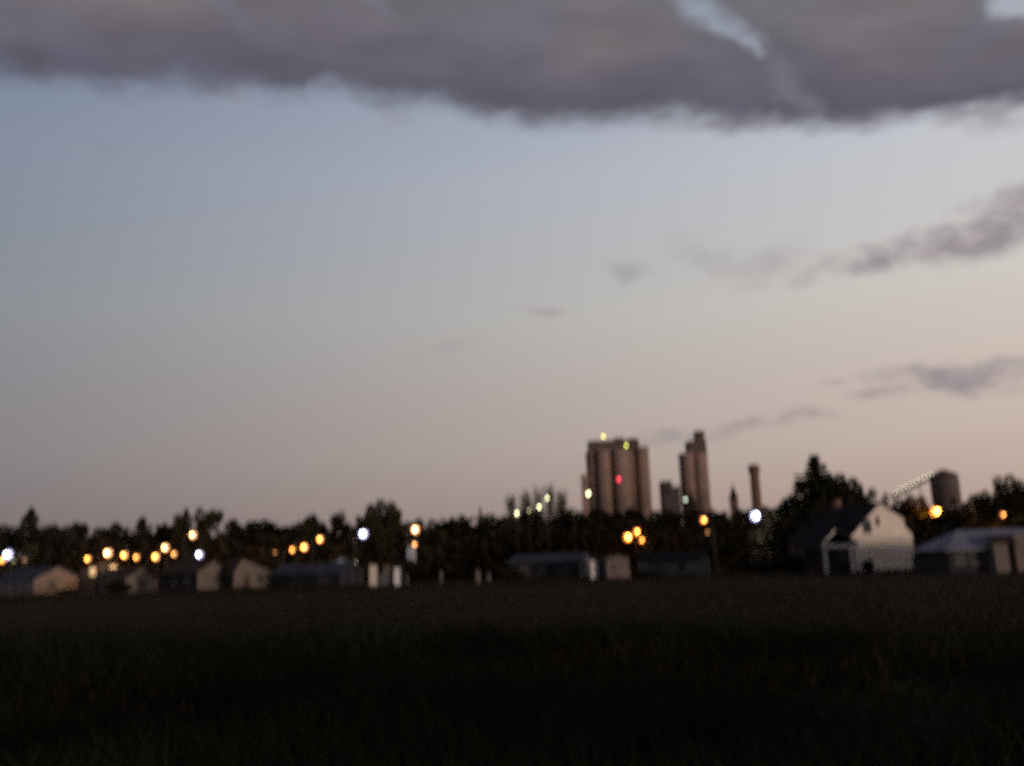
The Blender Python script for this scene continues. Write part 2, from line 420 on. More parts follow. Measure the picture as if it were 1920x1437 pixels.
def make_conifer(seed):
    r = np.random.default_rng(seed); pts = []; t = MB()
    t.tube([(0, 0, -0.02), (0, 0, 0.5), (0, 0, 0.99)], [0.018, 0.011, 0.001], 7)
    for lev in np.linspace(0.09, 0.975, 25):
        reach = 0.5 * (1 - lev) ** 0.92 + 0.004
        nb = 9 if lev < 0.8 else 6
        a0 = r.uniform(0, 6.28)
        for k in range(nb):
            a = a0 + 6.283 * k / nb + r.normal(0, 0.15); L = reach * r.uniform(0.62, 1.15); dz = r.uniform(-0.05, 0.03) * (1.1 - lev)
            tip = np.array([math.cos(a) * L, math.sin(a) * L, lev + dz]); m_ = int(40 + 220 * L)
            u = r.uniform(0.05, 1, m_) ** 0.8
            p = np.outer(u, tip) + np.outer(1 - u, [0, 0, lev + 0.012])
            p[:, 2] -= 0.12 * L * np.sin(u * 2.6)
            pts.append(p + r.normal(0, 1, p.shape) * (np.array([0.020, 0.020, 0.013]) * (1.15 - u[:, None]) * (0.35 + 1.6 * L)))
            if k % 2 == 0: t.tube([(0, 0, lev), tuple(tip * 0.5 + np.array([0, 0, lev]) * 0.5 - np.array([0, 0, 0.08 * L])), tuple(tip)], [0.005, 0.003, 0.001], 4)
    pts = np.concatenate(pts)
    return np_mesh('crown', leaf_quads(pts, 0.015), 4, M['needle']), t.mesh('trunk', M['bark'], True)
def make_bare(seed):
    """slim tree that has lost most of its leaves: upright limbs and fine twigs"""
    r = np.random.default_rng(seed); t = MB(); pts = []; tw = []
    t.tube([(0, 0, -0.02), (0.01, 0, 0.4), (0, 0.01, 0.97)], [0.016, 0.011, 0.002], 6)
    for _ in range(60):
        z0 = r.uniform(0.15, 0.85); a = r.uniform(0, 6.28); L = (0.36 * (1 - z0) + 0.06) * r.uniform(0.7, 1.1)
        tip = (math.cos(a) * L * 0.75, math.sin(a) * L * 0.75, min(0.99, z0 + L * 1.1))
        t.tube([(0, 0, z0), (tip[0] * 0.6, tip[1] * 0.6, z0 + (tip[2] - z0) * 0.45), tip], [0.006, 0.004, 0.001], 4)
        for _ in range(26):
            u = r.uniform(0.25, 1); p = np.array(tip) * u + np.array([0, 0, z0]) * (1 - u); q = p + np.array([r.normal(0, 0.03), r.normal(0, 0.03), r.uniform(0.02, 0.08)])
            s = np.array([0.0016, 0, 0]); tw += [p - s, p + s, q]
            if r.random() < 0.55: pts.append(q)
    lq = leaf_quads(np.array(pts), 0.014).reshape(-1, 4, 3); tri = np.concatenate([lq[:, [0, 1, 2]], lq[:, [0, 2, 3]]]).reshape(-1, 3)
    return np_mesh('crown', np.concatenate([np.array(tw), tri]), 3, M['bark']), t.mesh('trunk', M['bark'], True)
KIND = {'round': [make_deciduous(s, 'round') for s in (1, 2, 3)], 'oval': [make_deciduous(s, 'oval') for s in (4, 5)],
        'dome': [make_deciduous(s, 'dome') for s in (6, 7, 8)], 'loose': [make_deciduous(s, 'loose') for s in (9, 10, 11)],
        'conifer': [make_conifer(12), make_conifer(13)], 'bare': [make_bare(14), make_bare(15), make_bare(16)]}
tree_n = 0
def tree(px, py, D, wpx, kind, label, group=None):
    global tree_n
    tree_n += 1
    top = at(px, py, D); h = top.z; wd = wpx / FPX * D
    name = {'conifer': 'conifer_tree', 'bare': 'bare_tree'}.get(kind, 'broadleaf_tree')
    o = thing(name, label, 'tree', (top.x, D, 0), random.uniform(0, 6.28), group)
    o.scale = (wd, wd, h)
    crown, trunk = KIND[kind][tree_n % len(KIND[kind])]
    link('trunk', trunk, o); link('crown', crown, o)
    return o
TL = 'trees along the skyline'
for a in [
    (8, 982, 185, 84, 'dome', 'broad low tree at the left edge behind the bluish white lamp'),
    (61, 950, 180, 56, 'oval', 'narrow egg-shaped tree standing out tallest at the far left of the skyline'),
    (104, 984, 195, 76, 'round', 'low rounded tree just right of the egg-shaped tree on the skyline'),
    (149, 977, 190, 66, 'round', 'rounded tree above the leftmost orange lamp of the cluster'),
    (207, 979, 185, 74, 'loose', 'loose low tree above the brightest lamp of the left orange cluster'),
    (268, 967, 180, 50, 'oval', 'small pointed tree rising between two dips left of the paired trees'),
    (310, 983, 190, 70, 'dome', 'low tree filling the dip left of the paired trees'),
    (344, 952, 175, 42, 'loose', 'left and slimmer of the paired trees above the highest left lamp'),
    (391, 950, 175, 70, 'round', 'right and broader of the paired trees above the highest left lamp'),
    (437, 971, 190, 66, 'round', 'rounded tree right of the paired trees on the left skyline'),
    (489, 972, 195, 100, 'dome', 'wide flat-topped tree midway between the paired trees and the arched tree'),
    (543, 981, 195, 66, 'dome', 'low tree in the dip left of the arched tree'),
    (584, 962, 178, 74, 'dome', 'arched round-topped tree above the row of three orange lamps'),
    (634, 957, 175, 54, 'round', 'small mushroom-shaped tree left of the bright bluish floodlight'),
    (676, 966, 172, 54, 'loose', 'low loose tree directly above the bright bluish floodlight'),
    (716, 935, 168, 84, 'dome', 'tallest domed tree of the left half, right of the bluish floodlight'),
    (776, 972, 185, 66, 'round', 'tree behind the warm lamp right of the tall domed tree'),
    (822, 972, 185, 76, 'round', 'flat-topped dark tree second right of the tall domed tree'),
    (862, 964, 180, 66, 'dome', 'dark tree just left of the little pointed conifer'),
    (900, 948, 172, 46, 'conifer', 'little pointed conifer left of the bare trees'),
    (938, 964, 178, 66, 'round', 'dark tree between the little conifer and the bare trees'),
    (957, 928, 215, 84, 'bare', 'shortest and leftmost of the bare trees left of the silos'),
    (985, 920, 220, 84, 'bare', 'second bare tree from the left, beside the silos'),
    (1008, 916, 212, 84, 'bare', 'middle bare tree between the pale yard lights left of the silos'),
    (1030, 909, 216, 84, 'bare', 'tallest of the bare trees left of the silos'),
    (1052, 918, 220, 84, 'bare', 'rightmost bare tree, nearest to the silos'),
    (1000, 955, 180, 90, 'round', 'dark leafy tree at the foot of the bare trees'),
    (1072, 951, 178, 84, 'dome', 'dark tree at the left foot of the big silo block'),
    (1130, 951, 180, 96, 'round', 'dark tree under the middle of the big silo block'),
    (1190, 950, 175, 84, 'dome', 'dark tree above the pair of bright orange lamps'),
    (1243, 952, 180, 80, 'round', 'dark tree in front of the small grey building between the silos'),
    (1302, 934, 172, 26, 'conifer', 'thin dark conifer in front of the stepped tower'),
    (1345, 955, 170, 84, 'dome', 'dark tree right of the orange lamp below the stepped tower'),
    (1392, 952, 172, 76, 'round', 'dark tree at the foot of the tall chimney'),
    (1440, 948, 165, 66, 'loose', 'dark tree right of the white floodlight by the chimney'),
    (1526, 853, 136, 310, 'conifer', 'big spreading fir towering behind the white house'),
    (1572, 886, 146, 100, 'dome', 'dense broad tree joined to the right side of the big fir'),
    (1480, 930, 140, 74, 'round', 'dark tree at the left foot of the big fir'),
    (1625, 915, 148, 80, 'loose', 'thin loose tree behind the ridge of the white house'),
    (1668, 922, 146, 66, 'loose', 'thin tree behind the peak of the white gable'),
    (1712, 926, 134, 74, 'dome', 'dark tree hugging the right slope of the white gable'),
    (1752, 942, 142, 66, 'round', 'dark tree behind the large orange lamp at right'),
    (1800, 930, 140, 76, 'loose', 'brownish loose tree right of the large orange lamp'),
    (1836, 918, 128, 66, 'round', 'dark tree left of the tall tree at the right edge'),
    (1882, 890, 122, 104, 'loose', 'tall full tree above the small orange lamp near the right edge'),
    (1930, 893, 120, 90, 'dome', 'tree cut off by the right edge of the frame'),
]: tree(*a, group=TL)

# the wood behind the houses reads as one dark mass: understorey from the field edge up to below the crowns
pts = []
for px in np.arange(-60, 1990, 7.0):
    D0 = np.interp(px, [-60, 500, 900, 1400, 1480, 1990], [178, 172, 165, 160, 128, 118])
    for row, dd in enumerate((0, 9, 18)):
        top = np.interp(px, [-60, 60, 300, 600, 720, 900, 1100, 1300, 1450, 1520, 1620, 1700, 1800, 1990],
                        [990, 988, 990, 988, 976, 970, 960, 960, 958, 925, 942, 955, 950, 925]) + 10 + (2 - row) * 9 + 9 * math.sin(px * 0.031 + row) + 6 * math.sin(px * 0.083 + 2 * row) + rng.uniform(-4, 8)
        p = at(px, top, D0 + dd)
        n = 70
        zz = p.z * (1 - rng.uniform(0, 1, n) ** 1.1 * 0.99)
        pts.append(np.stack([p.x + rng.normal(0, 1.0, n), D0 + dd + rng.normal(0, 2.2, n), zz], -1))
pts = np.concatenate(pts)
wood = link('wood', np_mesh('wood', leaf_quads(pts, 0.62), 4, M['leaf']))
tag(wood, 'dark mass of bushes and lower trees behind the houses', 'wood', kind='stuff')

# ------------------------------------------------------------------ grain silos and far industry
DS = 420.0
def vspan(px0, px1, py_top, D=DS):
    """x range and height of an upright block whose top the photo shows at py_top"""
    a, b_, c = at(px0, py_top, D), at(px1, py_top, D), at((px0 + px1) / 2, py_top, D)
    return a.x, b_.x, c.z
def lean_x(px, py, D=DS): return at(px, py, D).x
def cyl_part(parent, px0, px1, py, dy, rim=True, m='concrete'):
    x0, x1, h = vspan(px0, px1, py); r = (x1 - x0) / 2; cx = (x0 + x1) / 2
    prof = [(r, 0), (r, h - 0.9), (r + 0.25, h - 0.8), (r + 0.25, h - 0.1), (r * 0.9, h)] if rim else [(r, 0), (r, h)]
    o = MB().lathe(prof, 28).build('silo_cylinder', M[m], parent, True, (cx - parent.location.x, dy, 0))
    return o
def block_part(parent, name, px0, px1, py, dy, dep, m, z0=0.0, extra=None):
    x0, x1, h = vspan(px0, px1, py); ox = parent.location.x
    b = MB().box(x0 - ox, x1 - ox, dy - dep / 2, dy + dep / 2, z0, h)
    b.box(x0 - ox - 0.2, x1 - ox + 0.2, dy - dep / 2 - 0.2, dy + dep / 2 + 0.2, h + 0.003, h + 0.5)
    return b.build(name, M[m], parent)
c = at(1155, 900, DS)
s1 = thing('grain_silo', 'massive block of round concrete silos with a headhouse and a red light', 'silo', (c.x, DS, 0))
for a in [(1098, 1124, 848, 0), (1112, 1146, 846, -2), (1141, 1178, 846, -3), (1188, 1215, 839, -1), (1170, 1198, 844, 1.5)]: cyl_part(s1, *a)
for a in [(1112, 1140, 846, 16), (1145, 1172, 846, 16), (1185, 1210, 842, 16)]: cyl_part(s1, *a)
hz = at(1150, 846, DS).z
block_part(s1, 'headhouse', 1104, 1196, 829, 3, 12, 'concrete_dark', hz - 0.5)
block_part(s1, 'roof_cabin', 1153, 1168, 823, 3, 7, 'concrete_dark', at(1160, 829, DS).z + 0.6)
block_part(s1, 'roof_cabin', 1180, 1193, 824, 3, 7, 'concrete_dark', at(1186, 829, DS).z + 0.6)
block_part(s1, 'side_annex', 1091, 1102, 893, 2, 8, 'concrete')
for px in (1126, 1161, 1202):
    x = lean_x(px, 900) - c.x; b = MB(); top = at(px, 850, DS).z
    b.box(x - 0.35, x - 0.25, -9.4, -9.3, 6, top); b.box(x + 0.25, x + 0.35, -9.4, -9.3, 6, top)
    for k in range(int((top - 6) / 2)): b.box(x - 0.25, x + 0.25, -9.38, -9.32, 6 + k * 2, 6.06 + k * 2)
    b.build('ladder', M['steel'], s1)
c = at(1298, 900, DS)
s2 = thing('silo_tower', 'narrow concrete silo tower with a stepped top, right of the big silo block', 'silo', (c.x, DS, 0))
for a in [(1272, 1303, 851, 0), (1294, 1325, 851, -0.6), (1284, 1312, 849, 9)]: cyl_part(s2, *a)
block_part(s2, 'lower_headhouse', 1289, 1322, 830, 2, 9, 'concrete_dark', at(1298, 851, DS).z - 0.5)
block_part(s2, 'upper_headhouse', 1304, 1319, 811, 2, 7, 'concrete_dark', at(1310, 830, DS).z + 0.6)
c = at(1254, 930, DS)
s3 = thing('mill_building', 'low stepped grey mill building between the two silo groups', 'building', (c.x, DS, 0))
block_part(s3, 'tall_bay', 1239, 1256, 906, 0, 10, 'mill')
block_part(s3, 'low_bay', 1257, 1272, 916, 0.4, 9, 'mill')
for k in range(3):
    x = lean_x(1243 + 4 * k, 925) - c.x; MB().box(x - 0.35, x + 0.35, -5.3, -5.02, at(1250, 928, DS).z, at(1250, 922, DS).z).build('window', M['glass'], s3)
# chimney
t_ = at(1413, 872, DS); base = at(1413, 955, DS)
ch = thing('chimney', 'tall round brick chimney with a thicker collar at its top', 'chimney', (t_.x, DS, 0))
h = t_.z; r0 = 9.0 / FPX * DS
MB().lathe([(r0 * 1.18, 0), (r0 * 0.93, h - 4.2)], 24).build('shaft', M['brick'], ch, True)
MB().lathe([(r0 * 0.9, h - 4.197), (r0 * 1.18, h - 3.6), (r0 * 1.18, h - 0.8), (r0 * 1.02, h - 0.5), (r0 * 1.02, h)], 24).build('collar', M['brick'], ch, True)
# church spire
t_ = at(1373, 903, DS - 20)
sp = thing('church_tower', 'small pointed church spire left of the chimney', 'church', (t_.x, DS - 20, 0))
zb = at(1375, 938, DS - 20).z
MB().box(-1.5, 1.5, -1.5, 1.5, 0, zb).build('tower', M['brick'], sp)
MB().add([(-1.8, -1.8, zb + .003), (1.8, -1.8, zb + .003), (1.8, 1.8, zb + .003), (-1.8, 1.8, zb + .003), (0, 0, t_.z - 1)], [(0,3,2,1),(0,1,4),(1,2,4),(2,3,4),(3,0,4)]).build('spire', M['slate'], sp)
MB().tube([(0, 0, t_.z - 1.2), (0, 0, t_.z + 0.6)], 0.08, 6).build('finial', M['steel'], sp)
for s_ in (-1, 1): MB().box(s_ * 0.7 - 0.3, s_ * 0.7 + 0.3, -1.56, -1.503, zb - 4, zb - 1.6).build('louvre', M['dark_wall'], sp)
# round silo with an inclined lit conveyor
DB = 380.0
c = at(1774, 930, DB)
s4 = thing('round_silo', 'dark squat silo with domed cap at the top of the lit conveyor', 'silo', (c.x, DB, 0))
r = 25 / FPX * DB; h1 = at(1772, 893, DB).z; h2 = at(1772, 884, DB).z
MB().lathe([(r, 0), (r, h1), (r * 0.82, h1 + (h2 - h1) * 0.6), (r * 0.35, h2), (r * 0.3, h2 + 0.6)], 32).build('silo_cylinder', M['concrete_dark'], s4, True)
for k in range(3):
    z = h1 * (0.3 + 0.3 * k); MB().lathe([(r + 0.12, z), (r + 0.12, z + 0.5)], 32).build('hoop', M['steel'], s4, True)
cv0, cv1 = at(1672, 928, DB), at(1748, 890, DB)
cv = thing('conveyor', 'slanting conveyor bridge with a row of small pale lights', 'conveyor', (cv0.x, DB, 0))
d = cv1 - cv0; L_ = MB()
L_.slab([(0, -1.2, cv0.z - 1.6), (d.x, -1.2, cv1.z - 1.6), (d.x, 1.2, cv1.z - 1.6), (0, 1.2, cv0.z - 1.6)], 0.9); L_.build('gallery_deck', M['pole'], cv)
for y in (-1.15, 1.15): MB().tube([(0, y, cv0.z + 0.1), (d.x, y, cv1.z + 0.1)], 0.09, 6).build('handrail', M['pole'], cv)
for u in (0.02, 0.35, 0.68, 0.985):
    MB().tube([(d.x * u, 0, 0), (d.x * u, 0, cv0.z + d.z * u - 1.65)], 0.22, 8).build('support_post', M['pole'], cv)
lm = MB().lathe([(0.02, -0.2), (0.16, -0.14), (0.2, 0), (0.16, 0.14), (0.02, 0.2)], 10).mesh('lamp', glow('conveyor_lamp', (1.0, 0.93, 0.62), 5.0))
for k in range(11):
    u = 0.06 + 0.09 * k; o = link('lamp', lm, cv, (d.x * u, -1.2, cv0.z + d.z * u + 0.45))

# ------------------------------------------------------------------ houses at the field's edge
def window(parent, axis, pos, w_, h_, fill='glass'):
    """a framed window on the gable (axis 'g') or on the left side wall (axis 's'); pos = (along, height, wall coordinate)"""
    a, z, wc = pos
    def bx(b, a0, a1, z0, z1, o0, o1):
        return b.box(wc + o0, wc + o1, a0, a1, z0, z1) if axis == 'g' else b.box(a0, a1, wc - o1, wc - o0, z0, z1)
    f = MB(); t = 0.09
    bx(f, a - w_/2, a - w_/2 + t, z, z + h_, 0.003, 0.08); bx(f, a + w_/2 - t, a + w_/2, z, z + h_, 0.003, 0.08)
    bx(f, a - w_/2 + t, a + w_/2 - t, z, z + t, 0.003, 0.08); bx(f, a - w_/2 + t, a + w_/2 - t, z + h_ - t, z + h_, 0.003, 0.08)
    fr = f.build('window', M['frame'], parent)
    bx(MB(), a - w_/2 + t, a + w_/2 - t, z + t, z + h_ - t, 0.004, 0.03).build('pane', M[fill], fr)
    bx(MB(), a - w_/2 - 0.08, a + w_/2 + 0.08, z - 0.1, z - 0.003, 0.003, 0.16).build('sill', M['frame'], fr)
    return fr
def gable_house(name, label, cat, px, py, D, face, Wd, Ln, eave_l, eave_r, ridge, ridge_off=0.0, wall='cream', roof='slate', side='dark_wall',
                lower=None, gwin=(), swin=(), doors=(), chimney=None, over=0.35, group=None):
    """front gable centred at pixel px; local +x is the gable's outward normal (world angle 'face'), local +y points right along it"""
    p = at(px, py, D)
    o = thing(name, label, cat, (p.x, D, 0), R(face), group)
    yl, yr, ya = -Wd / 2, Wd / 2, ridge_off
    if lower:
        MB().prism([(yl, lower), (yr, lower), (yr, eave_r), (ya, ridge), (yl, eave_l)] if lower < eave_l else [(yl, lower), (yr, lower), (yr, eave_r), (ya, ridge)], -Ln, 0).build('upper_wall', M[wall], o)
        MB().prism([(yl, 0), (yr, 0), (yr, lower - 0.003), (yl, lower - 0.003)], -Ln, 0).build('lower_wall', M['white'], o)
    else:
        MB().prism([(yl, 0), (yr, 0), (yr, eave_r), (ya, ridge), (yl, eave_l)], -Ln, 0).build('wall', M[wall], o)
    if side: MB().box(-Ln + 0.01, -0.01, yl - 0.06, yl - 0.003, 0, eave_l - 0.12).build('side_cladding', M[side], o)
    r_ = MB(); t = 0.14
    sl = (ridge - eave_l) / (ya - yl); sr = (ridge - eave_r) / (yr - ya)
    el_ = (yl - over, eave_l - sl * over + 0.02); er_ = (yr + over, eave_r - sr * over + 0.02); rt = (ya, ridge + 0.02)
    r_.prism([el_, (ya, ridge + 0.02), (ya, ridge + 0.02 + t), (el_[0], el_[1] + t)], -Ln - over, over)
    r_.prism([(ya + 0.002, ridge + 0.02), er_, (er_[0], er_[1] + t), (ya + 0.002, ridge + 0.02 + t)], -Ln - over, over)
    rf = r_.build('roof', M[roof], o)
    if chimney:
        cx, w_, hh = chimney; c_ = MB().box(cx - w_, cx + w_, ya - w_ * 0.8, ya + w_ * 0.8, ridge - 0.6, ridge + hh)
        c_.box(cx - w_ - 0.06, cx + w_ + 0.06, ya - w_ * 0.8 - 0.06, ya + w_ * 0.8 + 0.06, ridge + hh + 0.002, ridge + hh + 0.12)
        c_.build('chimney', M['brick'], rf)
    for a, z, w_, h_, fl in gwin: window(o, 'g', (a, z, 0.0), w_, h_, fl)
    for a, z, w_, h_, fl in swin: window(o, 's', (a, z, yl - 0.06), w_, h_, fl)
    for a, w_, h_ in doors:
        d_ = MB().box(0.003, 0.07, a - w_/2, a + w_/2, 0.02, h_).build('door', M['door'], o)
        MB().tube([(0.071, a + w_/2 - 0.15, 1.0), (0.13, a + w_/2 - 0.15, 1.0)], 0.03, 6).build('handle', M['steel'], d_)
    return o
# the tall white house at right, its porch and rear lean-to
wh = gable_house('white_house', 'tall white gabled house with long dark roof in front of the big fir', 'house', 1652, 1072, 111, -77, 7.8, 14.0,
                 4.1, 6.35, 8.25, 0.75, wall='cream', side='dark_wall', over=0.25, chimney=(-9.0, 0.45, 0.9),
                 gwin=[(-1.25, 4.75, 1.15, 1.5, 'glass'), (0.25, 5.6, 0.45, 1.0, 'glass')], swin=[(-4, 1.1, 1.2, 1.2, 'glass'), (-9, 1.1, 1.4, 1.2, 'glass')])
MB().prism([(3.903, 0), (5.0, 0), (5.0, 4.4), (3.903, 5.6)], -5, -0.25).build('lean_to', M['cream'], wh)
po = [(-6.6, 0.4), (-3.3, 0.4)]
pr = thing('porch', 'white framed porch with small gabled roof at the left of the white house', 'porch', at(1580, 1072, 106), R(-77))
pr.location.z = 0
for y in (-2.0, 1.75): MB().box(-0.17, 0.17, y - 0.17, y + 0.17, 0, 2.95).build('post', M['porch_paint'], pr)
MB().box(-0.2, 0.2, -2.3, 2.1, 2.953, 3.4).build('beam', M['porch_paint'], pr)
r_ = MB().prism([(-2.5, 3.404), (-0.6, 5.0), (-0.6, 5.15), (-2.5, 3.6)], -4.2, 0.15); r_.prism([(-0.598, 5.0), (2.3, 3.404), (2.3, 3.6), (-0.598, 5.15)], -4.2, 0.15); r_.build('roof', M['slate'], pr)
MB().slab([(0.155, -2.5, 3.42), (0.155, -2.2, 3.42), (0.155, -0.55, 4.82), (0.155, -0.6, 5.12)], 0.09).build('bargeboard', M['porch_paint'], pr)
MB().box(-4.2, -4.0, -2.3, 2.1, 0, 2.95).build('back_wall', M['dark_wall'], pr)
MB().box(-3.99, -3.92, -0.6, 0.5, 0.02, 2.15).build('door', M['door'], pr)
# the long bungalow at the right edge
bg_ = thing('bungalow', 'long low bungalow with pale metal roof at the right edge', 'house', (at(1800, 1075, 90).x, 90, 0), R(4))
def local_x(px, D=90.0): return at(px, 1050, D).x - bg_.location.x
xl, xr = local_x(1724, 96.5), 73.0 - bg_.location.x  # right end lengthened out of view to throw shade on the white gable
MB().box(xl, xr, 0, 6.5, 0, 2.35).build('wall', M['dark_wall'], bg_)
hr = at(1830, 993, 93).z
r_ = MB(); ez = 2.28
A_, B_, C_, D_ = (xl - 0.5, -0.5, ez), (xr + 0.5, -0.5, ez), (xr + 0.5, 7.0, ez), (xl - 0.5, 7.0, ez); E_, F_ = (xl + 3.0, 3.25, hr), (xr - 1.0, 3.25, hr)
r_.add([A_, B_, C_, D_, E_, F_], [(0,1,5,4), (1,2,5), (2,3,4,5), (3,0,4), (0,3,2,1)])
rf = r_.build('roof', M['metal_roof'], bg_)
MB().tube([(xl - 0.55, -0.56, ez - 0.02), (xr, -0.56, ez - 0.02)], 0.07, 8).build('gutter', M['steel'], rf)
for px, w_, fl in [(1800, 1.1, 'curtain'), (1828, 1.0, 'glass'), (1852, 0.7, 'curtain')]:
    window(bg_, 's', (local_x(px), 0.95, 0.0), w_, 1.05, fl)
for px0, px1, nm in [(1866, 1893, 'wing_wall'), (1908, 1975, 'wing_wall')]:
    x0, x1 = local_x(px0, 88.8), local_x(px1, 88.8)
    MB().box(x0, x1, -1.3, -0.003, 0, 2.75 if px0 < 1900 else 3.6).build(nm, M['pinkish'], bg_)
x0, x1 = local_x(1893.5, 88.8), local_x(1907.5, 88.8)
MB().box(x0, x1, -0.5, -0.003, 0.02, 2.2).build('door', M['door'], bg_)
MB().slab([(local_x(1862), -1.6, 2.76), (local_x(1900), -1.6, 2.76), (local_x(1900), 0.8, 3.5), (local_x(1862), 0.8, 3.5)], 0.1).build('wing_roof', M['tile'], bg_)
# houses of the left half
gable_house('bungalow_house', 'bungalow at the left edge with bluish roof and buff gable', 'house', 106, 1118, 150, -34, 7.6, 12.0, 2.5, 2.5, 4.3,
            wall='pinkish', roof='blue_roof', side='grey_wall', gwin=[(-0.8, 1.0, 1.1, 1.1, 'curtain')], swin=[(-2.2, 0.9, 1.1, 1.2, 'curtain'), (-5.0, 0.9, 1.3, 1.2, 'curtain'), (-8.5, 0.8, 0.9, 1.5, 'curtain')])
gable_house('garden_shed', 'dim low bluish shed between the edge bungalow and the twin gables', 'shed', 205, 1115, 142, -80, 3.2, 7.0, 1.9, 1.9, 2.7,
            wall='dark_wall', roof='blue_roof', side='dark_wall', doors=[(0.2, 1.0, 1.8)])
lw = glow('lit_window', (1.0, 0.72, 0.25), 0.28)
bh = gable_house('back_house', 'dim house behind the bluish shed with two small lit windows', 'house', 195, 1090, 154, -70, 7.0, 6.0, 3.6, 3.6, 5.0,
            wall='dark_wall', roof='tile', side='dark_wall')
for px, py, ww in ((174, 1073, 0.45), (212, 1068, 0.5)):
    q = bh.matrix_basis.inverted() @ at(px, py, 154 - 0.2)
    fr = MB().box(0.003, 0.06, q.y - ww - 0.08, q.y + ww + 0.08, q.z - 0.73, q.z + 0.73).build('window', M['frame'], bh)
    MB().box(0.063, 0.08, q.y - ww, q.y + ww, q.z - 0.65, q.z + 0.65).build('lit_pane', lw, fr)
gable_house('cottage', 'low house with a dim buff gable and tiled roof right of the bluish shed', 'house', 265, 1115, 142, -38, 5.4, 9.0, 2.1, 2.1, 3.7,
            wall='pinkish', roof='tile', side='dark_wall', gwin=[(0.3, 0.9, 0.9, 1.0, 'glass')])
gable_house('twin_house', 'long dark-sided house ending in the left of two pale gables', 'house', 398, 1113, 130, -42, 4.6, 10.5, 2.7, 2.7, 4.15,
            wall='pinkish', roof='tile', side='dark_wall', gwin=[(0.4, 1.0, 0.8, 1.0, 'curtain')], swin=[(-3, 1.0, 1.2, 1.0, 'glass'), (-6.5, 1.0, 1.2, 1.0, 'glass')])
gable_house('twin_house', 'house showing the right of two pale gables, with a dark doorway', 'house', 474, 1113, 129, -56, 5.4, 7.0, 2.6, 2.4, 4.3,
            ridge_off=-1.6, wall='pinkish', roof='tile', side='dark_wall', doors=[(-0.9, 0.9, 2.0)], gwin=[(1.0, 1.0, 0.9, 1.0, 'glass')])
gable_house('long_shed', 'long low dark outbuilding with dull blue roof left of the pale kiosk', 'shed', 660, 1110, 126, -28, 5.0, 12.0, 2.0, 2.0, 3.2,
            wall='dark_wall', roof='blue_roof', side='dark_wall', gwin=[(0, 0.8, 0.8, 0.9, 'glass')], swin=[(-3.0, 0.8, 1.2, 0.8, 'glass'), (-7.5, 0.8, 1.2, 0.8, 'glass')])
gable_house('far_shed', 'small bluish white shed half hidden behind the long dark outbuilding', 'shed', 641, 1062, 148, -75, 2.2, 3.0, 3.6, 3.6, 4.3,
            wall='grey_wall', roof='blue_roof', side=None, doors=[(0, 0.8, 2.0)])
# kiosk lit by the floodlight: two pale panels and a white board
kp = at(720, 1108, 112)
kk = thing('kiosk', 'small pale open kiosk standing at the field edge under the floodlight', 'kiosk', (kp.x, 112, 0), R(-4))
MB().box(-1.75, -0.85, -0.1, 0.1, 0.1, 2.85).build('side_panel', M['cream'], kk)
MB().box(1.35, 2.05, -0.55, -0.4, 0, 2.35).build('front_panel', M['white'], kk)
MB().box(-0.1, 0.85, -0.1, 0.06, 1.75, 2.8).build('back_panel', M['pinkish'], kk)
MB().box(-0.6, 1.2, 0.1, 0.25, 0.0, 1.7).build('counter', M['grey_wall'], kk)
MB().slab([(-1.95, -0.7, 2.86), (2.2, -0.7, 2.62), (2.2, 1.6, 2.66), (-1.95, 1.6, 2.9)], 0.1).build('roof', M['tile'], kk)
for x, y in ((-1.7, 1.4), (1.95, 1.4)): MB().box(x - 0.06, x + 0.06, y - 0.06, y + 0.06, 0, 2.6).build('post', M['frame'], kk)
wb = at(772, 1056, 140); wt = at(771, 1024, 140)
st = thing('storage_tank', 'narrow white upright tank below the warm lamp right of the kiosk', 'tank', (wb.x, 140, 0))
MB().lathe([(0.62, 0), (0.62, wt.z - 0.4), (0.45, wt.z - 0.1), (0.15, wt.z)], 16).build('shell', M['tank_paint'], st, True)
MB().lathe([(0.66, 1.5), (0.66, 1.65)], 16).build('hoop', M['steel'], st, True)
# small posts standing at the edge of the field
def post(px, py0, py1, D, wd, label, m):
    p = at(px, py1, D); q = at(px, py0, D)
    o = thing('marker_post', label, 'post', (p.x, D, 0), R(8), 'posts at the field edge')
    MB().box(-wd, wd, -wd, wd, 0, q.z).build('shaft', M[m], o)
    MB().add([(-wd - .03, -wd - .03, q.z + .003), (wd + .03, -wd - .03, q.z + .003), (wd + .03, wd + .03, q.z + .003), (-wd - .03, wd + .03, q.z + .003), (0, 0, q.z + 0.18)], [(0,3,2,1),(0,1,4),(1,2,4),(2,3,4),(3,0,4)]).build('cap', M[m], o)
post(828, 1072, 1098, 114, 0.16, 'faint grey post in the dark between kiosk and pale gatepost', 'grey_wall')
post(897, 1071, 1104, 108, 0.24, 'stout pale gatepost alone before the dark trees in the middle', 'pinkish')
post(917, 1076, 1096, 116, 0.2, 'short dim post just right of the pale gatepost', 'grey_wall')
post(764, 1078, 1102, 116, 0.12, 'thin dim post just right of the kiosk', 'grey_wall')
